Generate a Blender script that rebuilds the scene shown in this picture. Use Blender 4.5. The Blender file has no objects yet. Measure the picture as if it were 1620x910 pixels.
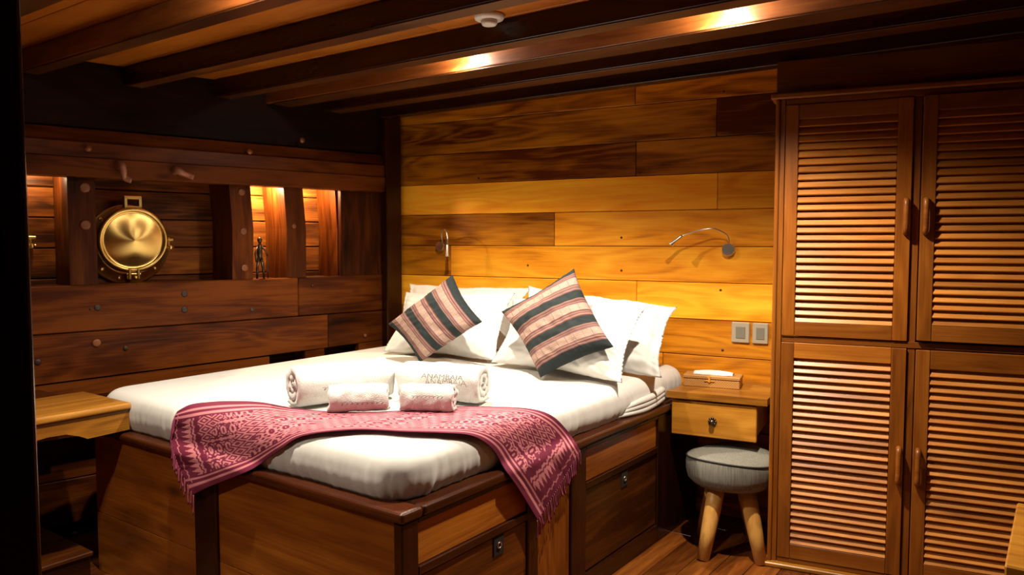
import bpy, bmesh, math, random
import numpy as np
from mathutils import Vector, Matrix, noise as mnoise
from math import sin, cos, pi, radians, atan, sqrt
random.seed(7)
sc = bpy.context.scene
COL = sc.collection

# ------------------------------------------------------------------ camera
FPX = 1215.0
YAW = radians(35.9); PITCH = atan(74/FPX)
cd = bpy.data.cameras.new('camera'); camo = bpy.data.objects.new('camera', cd); COL.objects.link(camo)
cd.sensor_width = 36; cd.lens = FPX/1620*36; cd.clip_start = .05
camo.location = (0, 0, 1.45); camo.rotation_euler = (pi/2-PITCH, 0, YAW)
sc.camera = camo
CP = Vector((0, 0, 1.45)); CR = camo.rotation_euler.to_matrix()
# ------------------------------------------------------------------ world, lights, exposure
w = bpy.data.worlds.new('world'); sc.world = w; w.use_nodes = True
w.node_tree.nodes['Background'].inputs[0].default_value = (1, .8, .6, 1)
w.node_tree.nodes['Background'].inputs[1].default_value = .02
sc.view_settings.view_transform = 'Standard'; sc.view_settings.look = 'None'
sc.view_settings.gamma = 1; sc.view_settings.use_curve_mapping = False
sc.view_settings.exposure = 0.0
LAMPS = [(-2.25, 2.665, 190), (-1.03, 2.665, 230), (-2.2, 1.40, 175), (-1.03, 1.40, 6), (-2.2, .17, 98)]
LAMPCOL = (1, .875, .70)
BAYLIGHTS = [(412, 300, 30.0), (488, 306, 24.0), (60, 300, 4.0)]

# ------------------------------------------------------------------ geometry helpers
def ray(px, py):
    return CR @ Vector(((px-810)/FPX, (455-py)/FPX, -1))
def hit(px, py, P, N):
    d = ray(px, py); return CP + d*((P-CP).dot(N)/d.dot(N))
def hz(px, py, z): return hit(px, py, Vector((0, 0, z)), Vector((0, 0, 1)))
def hX(px, py, x): return hit(px, py, Vector((x, 0, 0)), Vector((1, 0, 0)))
def hY(px, py, y): return hit(px, py, Vector((0, y, 0)), Vector((0, 1, 0)))
class Fr:
    def __init__(s, O, u):
        s.O = Vector((O[0], O[1], 0)); s.u = Vector((u[0], u[1], 0)).normalized()
        s.n = Vector((s.u.y, -s.u.x, 0)); s.k = Vector((0, 0, 1))
    def pt(s, a, o, z): return s.O + s.u*a + s.n*o + s.k*z
    def sz(s, px, py, o=0):
        p = hit(px, py, s.O+s.n*o, s.n) - s.O
        return p.dot(s.u), p.z
    def s(s_, px, o=0, py=400): return s_.sz(px, py, o)[0]
    def z(s_, px, py, o=0): return s_.sz(px, py, o)[1]
WF = Fr((0, 0), (1, 0))        # world frame; n = -Y
LW = Fr((-3.53, 3.62), (.198, .980))
BW = Fr((-3.53, 3.62), (2.303, .285))
_w0 = hz(1213, 893, 0)
WD = Fr((_w0.x, _w0.y), (.979, .19))

WL = {}
def thing(name, label, cat, loc=(0, 0, 0), group=None, kind=None):
    o = bpy.data.objects.new(name, None); COL.objects.link(o); o.location = loc; WL[o] = Vector(loc)
    if label: o['label'] = label
    if cat: o['category'] = cat
    if group: o['group'] = group
    if kind: o['kind'] = kind
    o.empty_display_size = .05
    return o
def tag(o, label=None, cat=None, group=None, kind=None):
    for k, v in (('label', label), ('category', cat), ('group', group), ('kind', kind)):
        if v: o[k] = v
    return o

def mk(name, V, F, mat, parent=None, smooth=False, gc=None, tone=.5, rot=None, origin=None, col=None, label=None):
    """V in world coordinates (or local about origin when rot is given)."""
    V = [Vector(v) for v in V]
    if origin is None:
        mn = Vector([min(v[i] for v in V) for i in range(3)]); mx = Vector([max(v[i] for v in V) for i in range(3)])
        origin = (mn+mx)/2
    origin = Vector(origin)
    if rot is None: L = [v-origin for v in V]
    else: L = V
    me = bpy.data.meshes.new(name)
    me.from_pydata([tuple(v) for v in L], [], F)
    me.validate()
    if gc is None: gc = [tuple(v) for v in L]
    off = (random.random()*20, random.random()*20, random.random()*20)
    at = me.attributes.new('gc', 'FLOAT_VECTOR', 'POINT')
    arr = (np.array(gc, dtype=np.float32)+np.array(off, dtype=np.float32)).ravel(); at.data.foreach_set('vector', arr)
    at = me.attributes.new('tone', 'FLOAT', 'POINT'); at.data.foreach_set('value', np.full(len(L), tone, dtype=np.float32))
    if col is not None:
        at = me.attributes.new('Col', 'FLOAT_COLOR', 'POINT'); at.data.foreach_set('color', np.asarray(col, dtype=np.float32).ravel())
    if smooth: me.polygons.foreach_set('use_smooth', [True]*len(me.polygons))
    me.materials.append(mat)
    ob = bpy.data.objects.new(name, me); COL.objects.link(ob)
    WL[ob] = origin
    if parent is not None:
        ob.parent = parent; ob.location = origin - WL[parent]
    else: ob.location = origin
    if rot is not None:
        ob.rotation_mode = 'QUATERNION'; ob.rotation_quaternion = rot
    if label: ob['label'] = label
    return ob

def beveled_box(sx, sy, sz, bev):
    bm = bmesh.new(); bmesh.ops.create_cube(bm, size=1)
    for v in bm.verts: v.co = Vector((v.co.x*sx, v.co.y*sy, v.co.z*sz))
    if bev > 0: bmesh.ops.bevel(bm, geom=list(bm.edges), offset=min(bev, .45*min(sx, sy, sz)), segments=1 if bev < .006 else 3, affect='EDGES', profile=.5)
    V = [v.co.copy() for v in bm.verts]; bm.verts.index_update()
    F = [[v.index for v in f.verts] for f in bm.faces]; bm.free()
    return V, F
def boxdata(fr, s0, s1, o0, o1, z0, z1, bev=.002, grain=None):
    dims = [abs(s1-s0), abs(o1-o0), abs(z1-z0)]
    V, F = beveled_box(*dims, bev)
    c = fr.pt((s0+s1)/2, (o0+o1)/2, (z0+z1)/2)
    # right-handed flip: (u, n, k) is left handed -> reverse faces
    W = [c + fr.u*v.x + fr.n*v.y + fr.k*v.z for v in V]
    F = [f[::-1] for f in F]
    order = sorted(range(3), key=lambda i: -dims[i])
    if grain is not None: order = [grain]+[i for i in order if i != grain]
    gc = [(v[order[0]], v[order[1]], v[order[2]]) for v in V]
    return W, F, gc
def box(name, fr, s0, s1, o0, o1, z0, z1, mat, parent=None, bev=.002, grain=None, tone=.5, label=None, smooth=False):
    W, F, gc = boxdata(fr, s0, s1, o0, o1, z0, z1, bev, grain)
    return mk(name, W, F, mat, parent, smooth, gc, tone, label=label)
def wbox(name, x0, x1, y0, y1, z0, z1, mat, parent=None, **k):
    return box(name, WF, x0, x1, -y1, -y0, z0, z1, mat, parent, **k)
class MB:
    def __init__(s): s.V = []; s.F = []; s.G = []
    def add(s, V, F, G=None):
        b = len(s.V); s.V += [Vector(v) for v in V]; s.F += [[i+b for i in f] for f in F]
        s.G += list(G) if G is not None else [tuple(v) for v in V]
    def box(s, fr, *a, **k):
        s.add(*boxdata(fr, *a, **k))
    def build(s, name, mat, parent=None, **k): return mk(name, s.V, s.F, mat, parent, gc=s.G, **k)
def tube(pts, rad, seg=10, cap=True):
    pts = [Vector(p) for p in pts]; n = len(pts)
    if not hasattr(rad, '__len__'): rad = [rad]*n
    V = []; F = []; up = None
    for i, p in enumerate(pts):
        t = (pts[min(i+1, n-1)]-pts[max(i-1, 0)]).normalized()
        if up is None:
            up = Vector((0, 0, 1)) if abs(t.z) < .9 else Vector((1, 0, 0))
        a = t.cross(up).normalized(); b = a.cross(t).normalized(); up = b
        for k in range(seg):
            th = 2*pi*k/seg; V.append(p + a*cos(th)*rad[i] + b*sin(th)*rad[i])
    for i in range(n-1):
        for k in range(seg):
            k2 = (k+1) % seg; F.append([i*seg+k, i*seg+k2, (i+1)*seg+k2, (i+1)*seg+k])
    if cap: F.append(list(range(seg))[::-1]); F.append([(n-1)*seg+k for k in range(seg)])
    return V, F
def smooth_pts(P, k=6):
    P = [Vector(p) for p in P]; out = []
    for i in range(len(P)-1):
        p0 = P[max(i-1, 0)]; p1 = P[i]; p2 = P[i+1]; p3 = P[min(i+2, len(P)-1)]
        for j in range(k):
            t = j/k
            out.append(.5*((2*p1)+(p2-p0)*t+(2*p0-5*p1+4*p2-p3)*t*t+(3*p1-p0-3*p2+p3)*t*t*t))
    out.append(P[-1]); return out
def lathe_data(prof, seg=48):
    V = []; F = []; n = len(prof)
    for r, h in prof:
        for k in range(seg):
            th = 2*pi*k/seg; V.append(Vector((r*cos(th), r*sin(th), h)))
    for i in range(n-1):
        for k in range(seg):
            k2 = (k+1) % seg; F.append([i*seg+k, i*seg+k2, (i+1)*seg+k2, (i+1)*seg+k])
    if prof[0][0] > 1e-6: F.append(list(range(seg))[::-1])
    if prof[-1][0] > 1e-6: F.append([(n-1)*seg+k for k in range(seg)])
    return V, F
def lathe(name, prof, center, axis, mat, parent=None, seg=48, smooth=True, closed=False, **k):
    V, F = lathe_data(prof, seg)
    if closed:
        F = F[:seg*(len(prof)-1)]
        n = len(prof)
        for q in range(seg):
            q2 = (q+1) % seg; F.append([(n-1)*seg+q, (n-1)*seg+q2, q2, q])
    return mk(name, V, F, mat, parent, smooth, rot=Vector(axis).to_track_quat('Z', 'Y'), origin=center, **k)

# ------------------------------------------------------------------ materials
def newmat(name):
    m = bpy.data.materials.new(name); m.use_nodes = True
    nt = m.node_tree; return m, nt, nt.nodes, nt.links, nt.nodes['Principled BSDF']
def math_node(N, L, op, a, b=None, c=None):
    n = N.new('ShaderNodeMath'); n.operation = op
    for i, x in enumerate((a, b, c)):
        if x is None: continue
        if isinstance(x, (int, float)): n.inputs[i].default_value = x
        else: L.new(x, n.inputs[i])
    return n.outputs[0]
def wood(name, dark, mid, light, rough=.38, scale=1.0, contrast=1.0, spec=.45, rnd=.18, knots=True, coat=0.0):
    m, nt, N, L, P = newmat(name)
    at = N.new('ShaderNodeAttribute'); at.attribute_name = 'gc'
    oi = N.new('ShaderNodeObjectInfo')
    sc_ = N.new('ShaderNodeVectorMath'); sc_.operation = 'SCALE'; L.new(at.outputs['Vector'], sc_.inputs[0])
    rv = N.new('ShaderNodeVectorMath'); rv.operation = 'ADD'; L.new(at.outputs['Vector'], rv.inputs[0])
    cb = N.new('ShaderNodeCombineXYZ')
    r1 = math_node(N, L, 'MULTIPLY', oi.outputs['Random'], 31.7)
    for i in range(3): L.new(r1, cb.inputs[i])
    L.new(cb.outputs[0], rv.inputs[1]); N.remove(sc_)
    def mp(sx, sy, sz):
        q = N.new('ShaderNodeMapping'); q.inputs['Scale'].default_value = (sx*scale, sy*scale, sz*scale)
        L.new(rv.outputs[0], q.inputs[0]); return q.outputs[0]
    # cathedral grain: contours of a long stretched noise
    n1 = N.new('ShaderNodeTexNoise'); L.new(mp(.9, 6.5, 6.5), n1.inputs['Vector']); n1.inputs['Scale'].default_value = 1; n1.inputs['Detail'].default_value = 2; n1.inputs['Roughness'].default_value = .45; n1.inputs['Distortion'].default_value = .25
    ring = math_node(N, L, 'SINE', math_node(N, L, 'MULTIPLY', n1.outputs[0], 52))
    ring = math_node(N, L, 'MULTIPLY_ADD', ring, .5, .5)
    n2 = N.new('ShaderNodeTexNoise'); L.new(mp(1.1, 5, 5), n2.inputs['Vector']); n2.inputs['Scale'].default_value = 1; n2.inputs['Detail'].default_value = 5; n2.inputs['Roughness'].default_value = .6
    n3 = N.new('ShaderNodeTexNoise'); L.new(mp(5, 160, 160), n3.inputs['Vector']); n3.inputs['Scale'].default_value = 1; n3.inputs['Detail'].default_value = 3
    f = math_node(N, L, 'MULTIPLY_ADD', ring, .10+.10*contrast, math_node(N, L, 'MULTIPLY_ADD', math_node(N, L, 'SUBTRACT', n2.outputs[0], .5), 1.5*contrast, math_node(N, L, 'MULTIPLY_ADD', math_node(N, L, 'SUBTRACT', n3.outputs[0], .5), .5*contrast, .42)))
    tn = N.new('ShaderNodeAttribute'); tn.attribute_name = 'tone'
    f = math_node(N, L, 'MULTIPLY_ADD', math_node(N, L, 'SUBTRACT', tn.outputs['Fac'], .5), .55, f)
    cr = N.new('ShaderNodeValToRGB'); L.new(f, cr.inputs[0])
    e = cr.color_ramp.elements; e[0].position = .08; e[0].color = (*dark, 1); e[1].position = .92; e[1].color = (*light, 1)
    x = e.new(.5); x.color = (*mid, 1)
    colr = cr.outputs[0]
    if knots:
        vo = N.new('ShaderNodeTexVoronoi'); vo.feature = 'F1'; L.new(mp(1.3, 3.2, 3.2), vo.inputs['Vector']); vo.inputs['Scale'].default_value = 1.5
        kk = N.new('ShaderNodeMapRange'); L.new(vo.outputs['Distance'], kk.inputs[0]); kk.inputs[1].default_value = .03; kk.inputs[2].default_value = .11; kk.inputs[3].default_value = .65; kk.inputs[4].default_value = 0
        mx = N.new('ShaderNodeMix'); mx.data_type = 'RGBA'; L.new(kk.outputs[0], mx.inputs[0]); L.new(colr, mx.inputs[6]); mx.inputs[7].default_value = (dark[0]*.35, dark[1]*.3, dark[2]*.3, 1)
        colr = mx.outputs[2]
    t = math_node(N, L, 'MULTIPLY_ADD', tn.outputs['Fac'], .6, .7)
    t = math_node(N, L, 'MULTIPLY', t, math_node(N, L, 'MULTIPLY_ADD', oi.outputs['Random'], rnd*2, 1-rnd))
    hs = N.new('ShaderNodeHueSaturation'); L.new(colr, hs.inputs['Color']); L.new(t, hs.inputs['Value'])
    L.new(hs.outputs[0], P.inputs['Base Color'])
    L.new(math_node(N, L, 'MULTIPLY_ADD', n2.outputs[0], .22, rough-.11), P.inputs['Roughness'])
    P.inputs['Specular IOR Level'].default_value = spec
    P.inputs['Coat Weight'].default_value = coat; P.inputs['Coat Roughness'].default_value = .25
    bp = N.new('ShaderNodeBump'); bp.inputs['Strength'].default_value = .25; bp.inputs['Distance'].default_value = .002
    L.new(math_node(N, L, 'ADD', n3.outputs[0], math_node(N, L, 'MULTIPLY', n2.outputs[0], .8)), bp.inputs['Height']); L.new(bp.outputs[0], P.inputs['Normal'])
    return m
def plain(name, col, rough=.5, metal=0, bump=None, spec=.5, sheen=0, var=0):
    m, nt, N, L, P = newmat(name)
    P.inputs['Base Color'].default_value = (*col, 1); P.inputs['Roughness'].default_value = rough; P.inputs['Metallic'].default_value = metal
    P.inputs['Specular IOR Level'].default_value = spec; P.inputs['Sheen Weight'].default_value = sheen
    tc = N.new('ShaderNodeAttribute'); tc.attribute_name = 'gc'
    if var:
        n = N.new('ShaderNodeTexNoise'); n.inputs['Scale'].default_value = 14; n.inputs['Detail'].default_value = 4; L.new(tc.outputs['Vector'], n.inputs['Vector'])
        mx = N.new('ShaderNodeMix'); mx.data_type = 'RGBA'; L.new(n.outputs[0], mx.inputs[0])
        mx.inputs[6].default_value = (*[c*(1-var) for c in col], 1); mx.inputs[7].default_value = (*[min(1, c*(1+var)) for c in col], 1); L.new(mx.outputs[2], P.inputs['Base Color'])
    if bump:
        n = N.new('ShaderNodeTexNoise'); n.inputs['Scale'].default_value = bump[0]; n.inputs['Detail'].default_value = 3; L.new(tc.outputs['Vector'], n.inputs['Vector'])
        b = N.new('ShaderNodeBump'); b.inputs['Strength'].default_value = bump[1]; b.inputs['Distance'].default_value = bump[2]; L.new(n.outputs[0], b.inputs['Height']); L.new(b.outputs[0], P.inputs['Normal'])
    return m
TEAK = wood('teak_wall', (.15, .024, .001), (.74, .262, .009), (.95, .46, .026), rough=.34, contrast=.75, knots=False)
HULL = wood('hull_timber', (.012, .0025, .0005), (.056, .011, .0009), (.12, .029, .0025), rough=.42, contrast=1.3, spec=.14)
HULLO = wood('hull_timber_warm', (.05, .014, .003), (.20, .055, .008), (.36, .12, .018), rough=.5, contrast=1.6, spec=.14)
MAHO = wood('mahogany', (.010, .002, .0008), (.024, .0048, .0014), (.046, .011, .003), rough=.26, knots=False)
BEDP = wood('bed_panel_wood', (.07, .018, .003), (.24, .066, .007), (.40, .135, .014), rough=.30, scale=.7, contrast=.9)
WARD = wood('wardrobe_teak', (.11, .028, .003), (.23, .066, .006), (.33, .11, .011), rough=.36, knots=False, rnd=.12)
SLAT = wood('slat_teak', (.25, .075, .010), (.44, .155, .022), (.58, .235, .042), rough=.38, knots=False, rnd=.2)
HONEY = wood('honey_wood', (.24, .085, .009), (.44, .18, .018), (.58, .27, .035), rough=.32)
FLOORM = wood('floor_teak', (.04, .009, .002), (.13, .034, .005), (.26, .08, .012), rough=.28)
CEILM = wood('ceiling_teak', (.22, .060, .005), (.40, .115, .009), (.50, .17, .014), rough=.34, knots=False)
BEAMM = wood('unlit_beam_wood', (.008, .002, .001), (.022, .005, .0015), (.045, .011, .003), rough=.28, knots=False)  # beam wood darkened; the shade of the unlit fronts is in its colour
HEADM = wood('header_wood', (.008, .002, .001), (.020, .005, .0015), (.04, .010, .003), rough=.6, knots=False, spec=.1)
BOUNCEM = wood('bounce_lit_wood', (.025, .006, .0015), (.06, .017, .003), (.13, .042, .007), rough=.34, knots=False)  # paler than the unlit beams; light bounced off the bed is in its colour
BEAMC = wood('lit_beam_wood', (.06, .016, .004), (.17, .05, .010), (.28, .09, .018), rough=.36, knots=False)  # lighter copy of the beam wood for the two beams the lamps shine on
LEGW = wood('stool_leg_wood', (.42, .19, .04), (.62, .32, .075), (.74, .42, .12), rough=.42, scale=2, contrast=.8)
SHEET = plain('cotton_sheet', (.60, .59, .56), .75, bump=(420, .12, .0008), sheen=.2)
PILLOW = plain('pillow_cotton', (.60, .59, .56), .75, bump=(60, .18, .002), sheen=.2)
TERRY = plain('terry_towel', (.62, .605, .58), .95, bump=(300, .8, .0045), sheen=.4)
THREAD = plain('grey_thread', (.20, .19, .19), .7)
PLUG = plain('wood_plug', (.20, .06, .018), .4, var=.3)
PEGM = plain('peg_wood', (.30, .12, .07), .4, var=.2)
PLUGD = plain('dark_plug', (.03, .012, .006), .4)
CHROME = plain('brushed_steel', (.78, .75, .70), .28, 1)
PLASTIC = plain('white_plastic', (.75, .72, .66), .4)
PLATE = plain('champagne_plate', (.50, .44, .33), .35, .3)
ROCK = plain('grey_rocker', (.20, .19, .15), .35)
BLACK = plain('black_piping', (.015, .015, .02), .6)
DARK = plain('dark_void', (.010, .006, .004), .8)
TISSUE = plain('tissue_paper', (.88, .87, .84), .9)
WIREM = plain('dark_bronze', (.10, .075, .05), .35, .9)
# brass, spun radial
def brass(name, rough, aniso):
    m, nt, N, L, P = newmat(name)
    P.inputs['Base Color'].default_value = (.86, .60, .20, 1); P.inputs['Metallic'].default_value = 1; P.inputs['Roughness'].default_value = rough
    if aniso:
        P.inputs['Anisotropic'].default_value = aniso
        t = N.new('ShaderNodeTangent'); t.direction_type = 'RADIAL'; t.axis = 'Z'; L.new(t.outputs[0], P.inputs['Tangent'])
    return m
BRASS = brass('polished_brass', .30, 0); BRASSC = brass('spun_brass', .27, .92)
# linen of the stool with vertical thread streaks
LINEN, _nt, _N, _L, _P = newmat('stool_linen')
_a = _N.new('ShaderNodeAttribute'); _a.attribute_name = 'gc'
_m = _N.new('ShaderNodeMapping'); _m.inputs['Scale'].default_value = (170, 170, 8); _L.new(_a.outputs['Vector'], _m.inputs[0])
_n = _N.new('ShaderNodeTexNoise'); _n.inputs['Scale'].default_value = 1; _n.inputs['Detail'].default_value = 3; _L.new(_m.outputs[0], _n.inputs['Vector'])
_c = _N.new('ShaderNodeValToRGB'); _L.new(_n.outputs[0], _c.inputs[0]); _c.color_ramp.elements[0].position = .3; _c.color_ramp.elements[0].color = (.12, .118, .098, 1); _c.color_ramp.elements[1].position = .7; _c.color_ramp.elements[1].color = (.22, .213, .175, 1)
_L.new(_c.outputs[0], _P.inputs['Base Color']); _P.inputs['Roughness'].default_value = .9
# woven cloth coloured by its own printed pattern
def cloth(name, rough=.85):
    m, nt, N, L, P = newmat(name)
    a = N.new('ShaderNodeAttribute'); a.attribute_name = 'Col'; L.new(a.outputs['Color'], P.inputs['Base Color'])
    g = N.new('ShaderNodeAttribute'); g.attribute_name = 'gc'
    n = N.new('ShaderNodeTexNoise'); n.inputs['Scale'].default_value = 500; L.new(g.outputs['Vector'], n.inputs['Vector'])
    b = N.new('ShaderNodeBump'); b.inputs['Strength'].default_value = .4; b.inputs['Distance'].default_value = .001; L.new(n.outputs[0], b.inputs['Height']); L.new(b.outputs[0], P.inputs['Normal'])
    P.inputs['Roughness'].default_value = rough; return m
IKAT = cloth('ikat_cloth'); STRIPE = cloth('striped_weave')
FRM = plain('burgundy_thread', (.30, .05, .11), .8)
# printed/woven weave box of the tissue holder
WEAVE, _nt, _N, _L, _P = newmat('woven_rattan')
_a = _N.new('ShaderNodeAttribute'); _a.attribute_name = 'gc'
_k = _N.new('ShaderNodeTexChecker'); _k.inputs['Scale'].default_value = 160; _L.new(_a.outputs['Vector'], _k.inputs['Vector'])
_k.inputs['Color1'].default_value = (.34, .15, .035, 1); _k.inputs['Color2'].default_value = (.50, .26, .07, 1)
_L.new(_k.outputs['Color'], _P.inputs['Base Color']); _P.inputs['Roughness'].default_value = .5
GLOW, _nt, _N, _L, _P = newmat('lamp_lens')
_P.inputs['Base Color'].default_value = (1, .9, .75, 1); _P.inputs['Emission Color'].default_value = (1, .82, .58, 1); _P.inputs['Emission Strength'].default_value = 12

# ================================================================== SETTING
ZC = 2.32; ZB = 2.227
# ---- floor
floor = mk('floor', [(-5.2, -1.6, -.06), (2.1, -1.6, -.06), (2.1, 4.6, -.06), (-5.2, 4.6, -.06), (-5.2, -1.6, -.018), (2.1, -1.6, -.018), (2.1, 4.6, -.018), (-5.2, 4.6, -.018)],
           [[3, 2, 1, 0], [4, 5, 6, 7], [0, 1, 5, 4], [1, 2, 6, 5], [2, 3, 7, 6], [3, 0, 4, 7]], DARK)
tag(floor, kind='structure')
x = -4.4
pw = .118
while x < 1.5:
    y = -1.3 + random.random()*.6
    first = True
    ya = -1.3
    while ya < 4.1:
        yb = ya + (1.0+random.random()*1.4) if not first else ya + .5+random.random()*1.2
        yb = min(yb, 4.2)
        wbox('plank', x, x+pw-.0025, ya, yb-.0025, -.018, 0, FLOORM, floor, bev=.0015, tone=.3+random.random()*.45)
        first = False; ya = yb
    x += pw
# ---- ceiling with planks and beams
def lwx(y, o=0):  # x of left wall plane at y
    t = (y-LW.O.y-LW.n.y*o)/LW.u.y; return LW.O.x+LW.n.x*o+LW.u.x*t
ceil = mk('ceiling', [(-5.2, -1.6, ZC+.02), (2.1, -1.6, ZC+.02), (2.1, 4.6, ZC+.02), (-5.2, 4.6, ZC+.02), (-5.2, -1.6, ZC+.08), (2.1, -1.6, ZC+.08), (2.1, 4.6, ZC+.08), (-5.2, 4.6, ZC+.08)],
          [[3, 2, 1, 0], [4, 5, 6, 7], [0, 1, 5, 4], [1, 2, 6, 5], [2, 3, 7, 6], [3, 0, 4, 7]], DARK)
tag(ceil, kind='structure')
y = -1.3
i = 0
while y < 4.05:
    i += 1
    xa = -4.5; xs = [xa, -3.0+random.random()*2.6, 1.6] if i % 2 else [xa, -1.6+random.random()*2.0, 1.6]
    for a, b in zip(xs[:-1], xs[1:]):
        wbox('plank', a, b-.003, y, y+.147, ZC, ZC+.02, CEILM, ceil, bev=.002, tone=.35+random.random()*.35)
    y += .15
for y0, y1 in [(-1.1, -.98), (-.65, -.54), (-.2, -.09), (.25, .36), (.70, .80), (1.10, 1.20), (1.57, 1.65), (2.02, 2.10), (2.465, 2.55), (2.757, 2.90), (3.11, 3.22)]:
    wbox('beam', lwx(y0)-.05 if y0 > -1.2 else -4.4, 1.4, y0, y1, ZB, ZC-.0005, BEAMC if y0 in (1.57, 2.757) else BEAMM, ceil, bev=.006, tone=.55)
    wbox('bounce_strip', lwx(y0)+.02 if y0 > -1.2 else -4.3, 1.34, y0+.005, y1-.002, ZB-.005, ZB-.0003, BOUNCEM, ceil, bev=.001, tone=.5)  # added strip; its colour carries the bounce light of the beam's underside
b = wbox('beam', -3.52, 1.4, 3.44, 3.52, ZB-.01, ZC-.0005, BEAMM, ceil, bev=.006, tone=.4)
b['label'] = 'last dark deck beam, close to the planked wall'
# ---- back wall (planks)
sR = 4.4
wall_back = box('wall_back', BW, -.35, sR, -.10, -.030, -.05, 2.36, DARK); tag(wall_back, kind='structure')
zs = [BW.z(1215, yy) for yy in (147, 210, 269, 329, 390, 449.5, 510.5, 570)]
rows = [(zs[i+1], zs[i]) for i in range(7)]
p_ = zs[6]-zs[7]
zz = zs[7]
low = []
while zz > .02: low.append((max(0, zz-p_), zz)); zz -= p_
joints = {0: [1131], 1: [1005], 2: [1134], 3: [877], 4: [713], 5: [1008], 6: [930]}
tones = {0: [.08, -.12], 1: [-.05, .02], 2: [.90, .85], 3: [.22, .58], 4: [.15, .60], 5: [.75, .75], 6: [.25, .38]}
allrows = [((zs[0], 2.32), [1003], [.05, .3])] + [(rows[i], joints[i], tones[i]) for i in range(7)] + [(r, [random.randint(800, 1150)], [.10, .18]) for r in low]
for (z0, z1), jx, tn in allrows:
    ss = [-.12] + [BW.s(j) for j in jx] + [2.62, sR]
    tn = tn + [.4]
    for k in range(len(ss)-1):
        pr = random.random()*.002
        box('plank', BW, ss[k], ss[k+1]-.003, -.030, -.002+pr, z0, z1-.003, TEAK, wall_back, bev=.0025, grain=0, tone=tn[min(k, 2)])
# small plugs on the back wall
for px, py in [(983, 428), (835, 420), (1140, 459), (1145, 145), (757, 282), (1143, 554), (983, 376)]:
    s, z = BW.sz(px, py); c = BW.pt(s, .0005, z)
    lathe('plug', [(.006, -.004), (.006, .0008), (.0, .0012)], c, BW.n, PLUGD, wall_back, seg=12)
# ---- left wall (hull side)
SW = -5.2
HO = -.30     # depth of the hull skin behind the lining
wall_left = box('wall_left', LW, SW, .35, HO-.08, HO-.03, -.05, 2.36, DARK); tag(wall_left, kind='structure')
z_sill = LW.z(45.5, 454.4); z_s2 = LW.z(47.5, 532); z_s3 = LW.z(49, 617); z_rb = LW.z(43.5, 275.6); z_rt = LW.z(40, 194)
# hull skin planks seen inside the openings
zz = .02; k = 0
while zz < 2.3:
    hh = .155
    k += 1
    cut = [SW, -3.4+.3*(k % 3), -2.1+.35*(k % 2), -.9+.3*(k % 4), .3]
    for a, b in zip(cut[:-1], cut[1:]):
        box('plank', LW, a, b-.004, HO-.03, HO+random.random()*.006, zz, min(zz+hh-.005, 2.32), HULLO, wall_left, bev=.004, grain=0, tone=.2+random.random()*.35)
    zz += hh
LJ = {0: -1.05, 1: -.95}
# lining planks under the opening
s_end = -.02
box('plank', LW, SW, LW.s(472, 0, 470), -.055, 0, z_s2+.003, z_sill, HULL, wall_left, bev=.005, grain=0, tone=.72)
box('plank', LW, LW.s(472, 0, 470)+.003, s_end, -.055, -.004, z_s2+.003, z_sill, HULL, wall_left, bev=.005, grain=0, tone=.52)
kz = (LW.z(427, 563)-z_s3)/(LW.s(427)-LW.s(49))
def zsl(a_): return z_s3+max(-.05, (a_-LW.s(49))*kz)
def slant(s0, s1, o1, zlo, zhi, tone, gap=.003):
    W, F, gc = boxdata(LW, s0, s1, -.055, o1, 0, 1, .004, 0)
    out = []
    for v in W:
        a_ = (v-LW.O).dot(LW.u); lo, hi = zlo(a_), zhi(a_); out.append(Vector((v.x, v.y, lo+(hi-lo)*v.z)))
    return mk('plank', out, F, HULL, wall_left, gc=[(g[0], g[1]*.2, g[2]) for g in gc], tone=tone)
zc_ = lambda v: (lambda a_: v)
slant(SW, LW.s(520, 0, 540), -.004, zsl, zc_(z_s2-.001), .58)
slant(LW.s(520, 0, 540)+.003, s_end, -.006, zsl, zc_(z_s2-.001), .42)
sA, sB, sC, sD = LW.s(427, 0, 565), LW.s(483, 0, 560), LW.s(514, 0, 560), LW.s(568, 0, 550)
zg = z_s3-.06
for a, b in [(SW, sA), (sB, sC), (sD, s_end)]:
    slant(a, b, -.002, zc_(zg), lambda a_: zsl(a_)-.004, .75)
zl = zg
for hh in (.2, .2, .22):
    z0 = max(0, zl-hh)
    box('plank', LW, SW, s_end, -.055, -.004, z0, zl-.003, HULL, wall_left, bev=.004, grain=0, tone=.4); zl = z0
# sill board under the opening
box('sill', LW, SW, s_end, HO+.003, -.058, z_sill-.03, z_sill-.006, HULL, wall_left, bev=.003, tone=.7)
# ribs standing in the opening
def rib(pxa, pxb, lean=0, tone=.6, z1=None, front=-.012, back=None, mat=None):
    sa, sb = LW.s(pxa, 0, 440), LW.s(pxb, 0, 440); z1 = z1 or z_rb+.05
    bk = HO+.01 if back is None else back
    V = []; G = []
    for z in (z_sill-.006, (z_sill+z1)/2, z1):
        t = (z-z_sill)/(z1-z_sill)
        dl = lean*t + (.012*sin(t*pi) if lean else 0)
        for s_, o_ in ((sa, front), (sb, front), (sb, bk), (sa, bk)):
            V.append(LW.pt(s_+dl, o_, z)); G.append((z, s_, o_))
    F = [[0, 1, 2, 3], [11, 10, 9, 8]]
    for q in range(2):
        for k in range(4):
            k2 = (k+1) % 4; F.append([q*4+k, (q+1)*4+k, (q+1)*4+k2, q*4+k2])
    return mk('rib', V, F, mat or HULL, wall_left, gc=G, tone=tone)
def plug(parent, px, py, r, off=-.010, mat=None):
    s, z = LW.sz(px, py, off); c = LW.pt(s, off+.001, z)
    lathe('plug', [(r, -.006), (r, .001), (r*.7, .0025), (0, .003)], c, LW.n, mat or PLUG, parent, seg=16)
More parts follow.
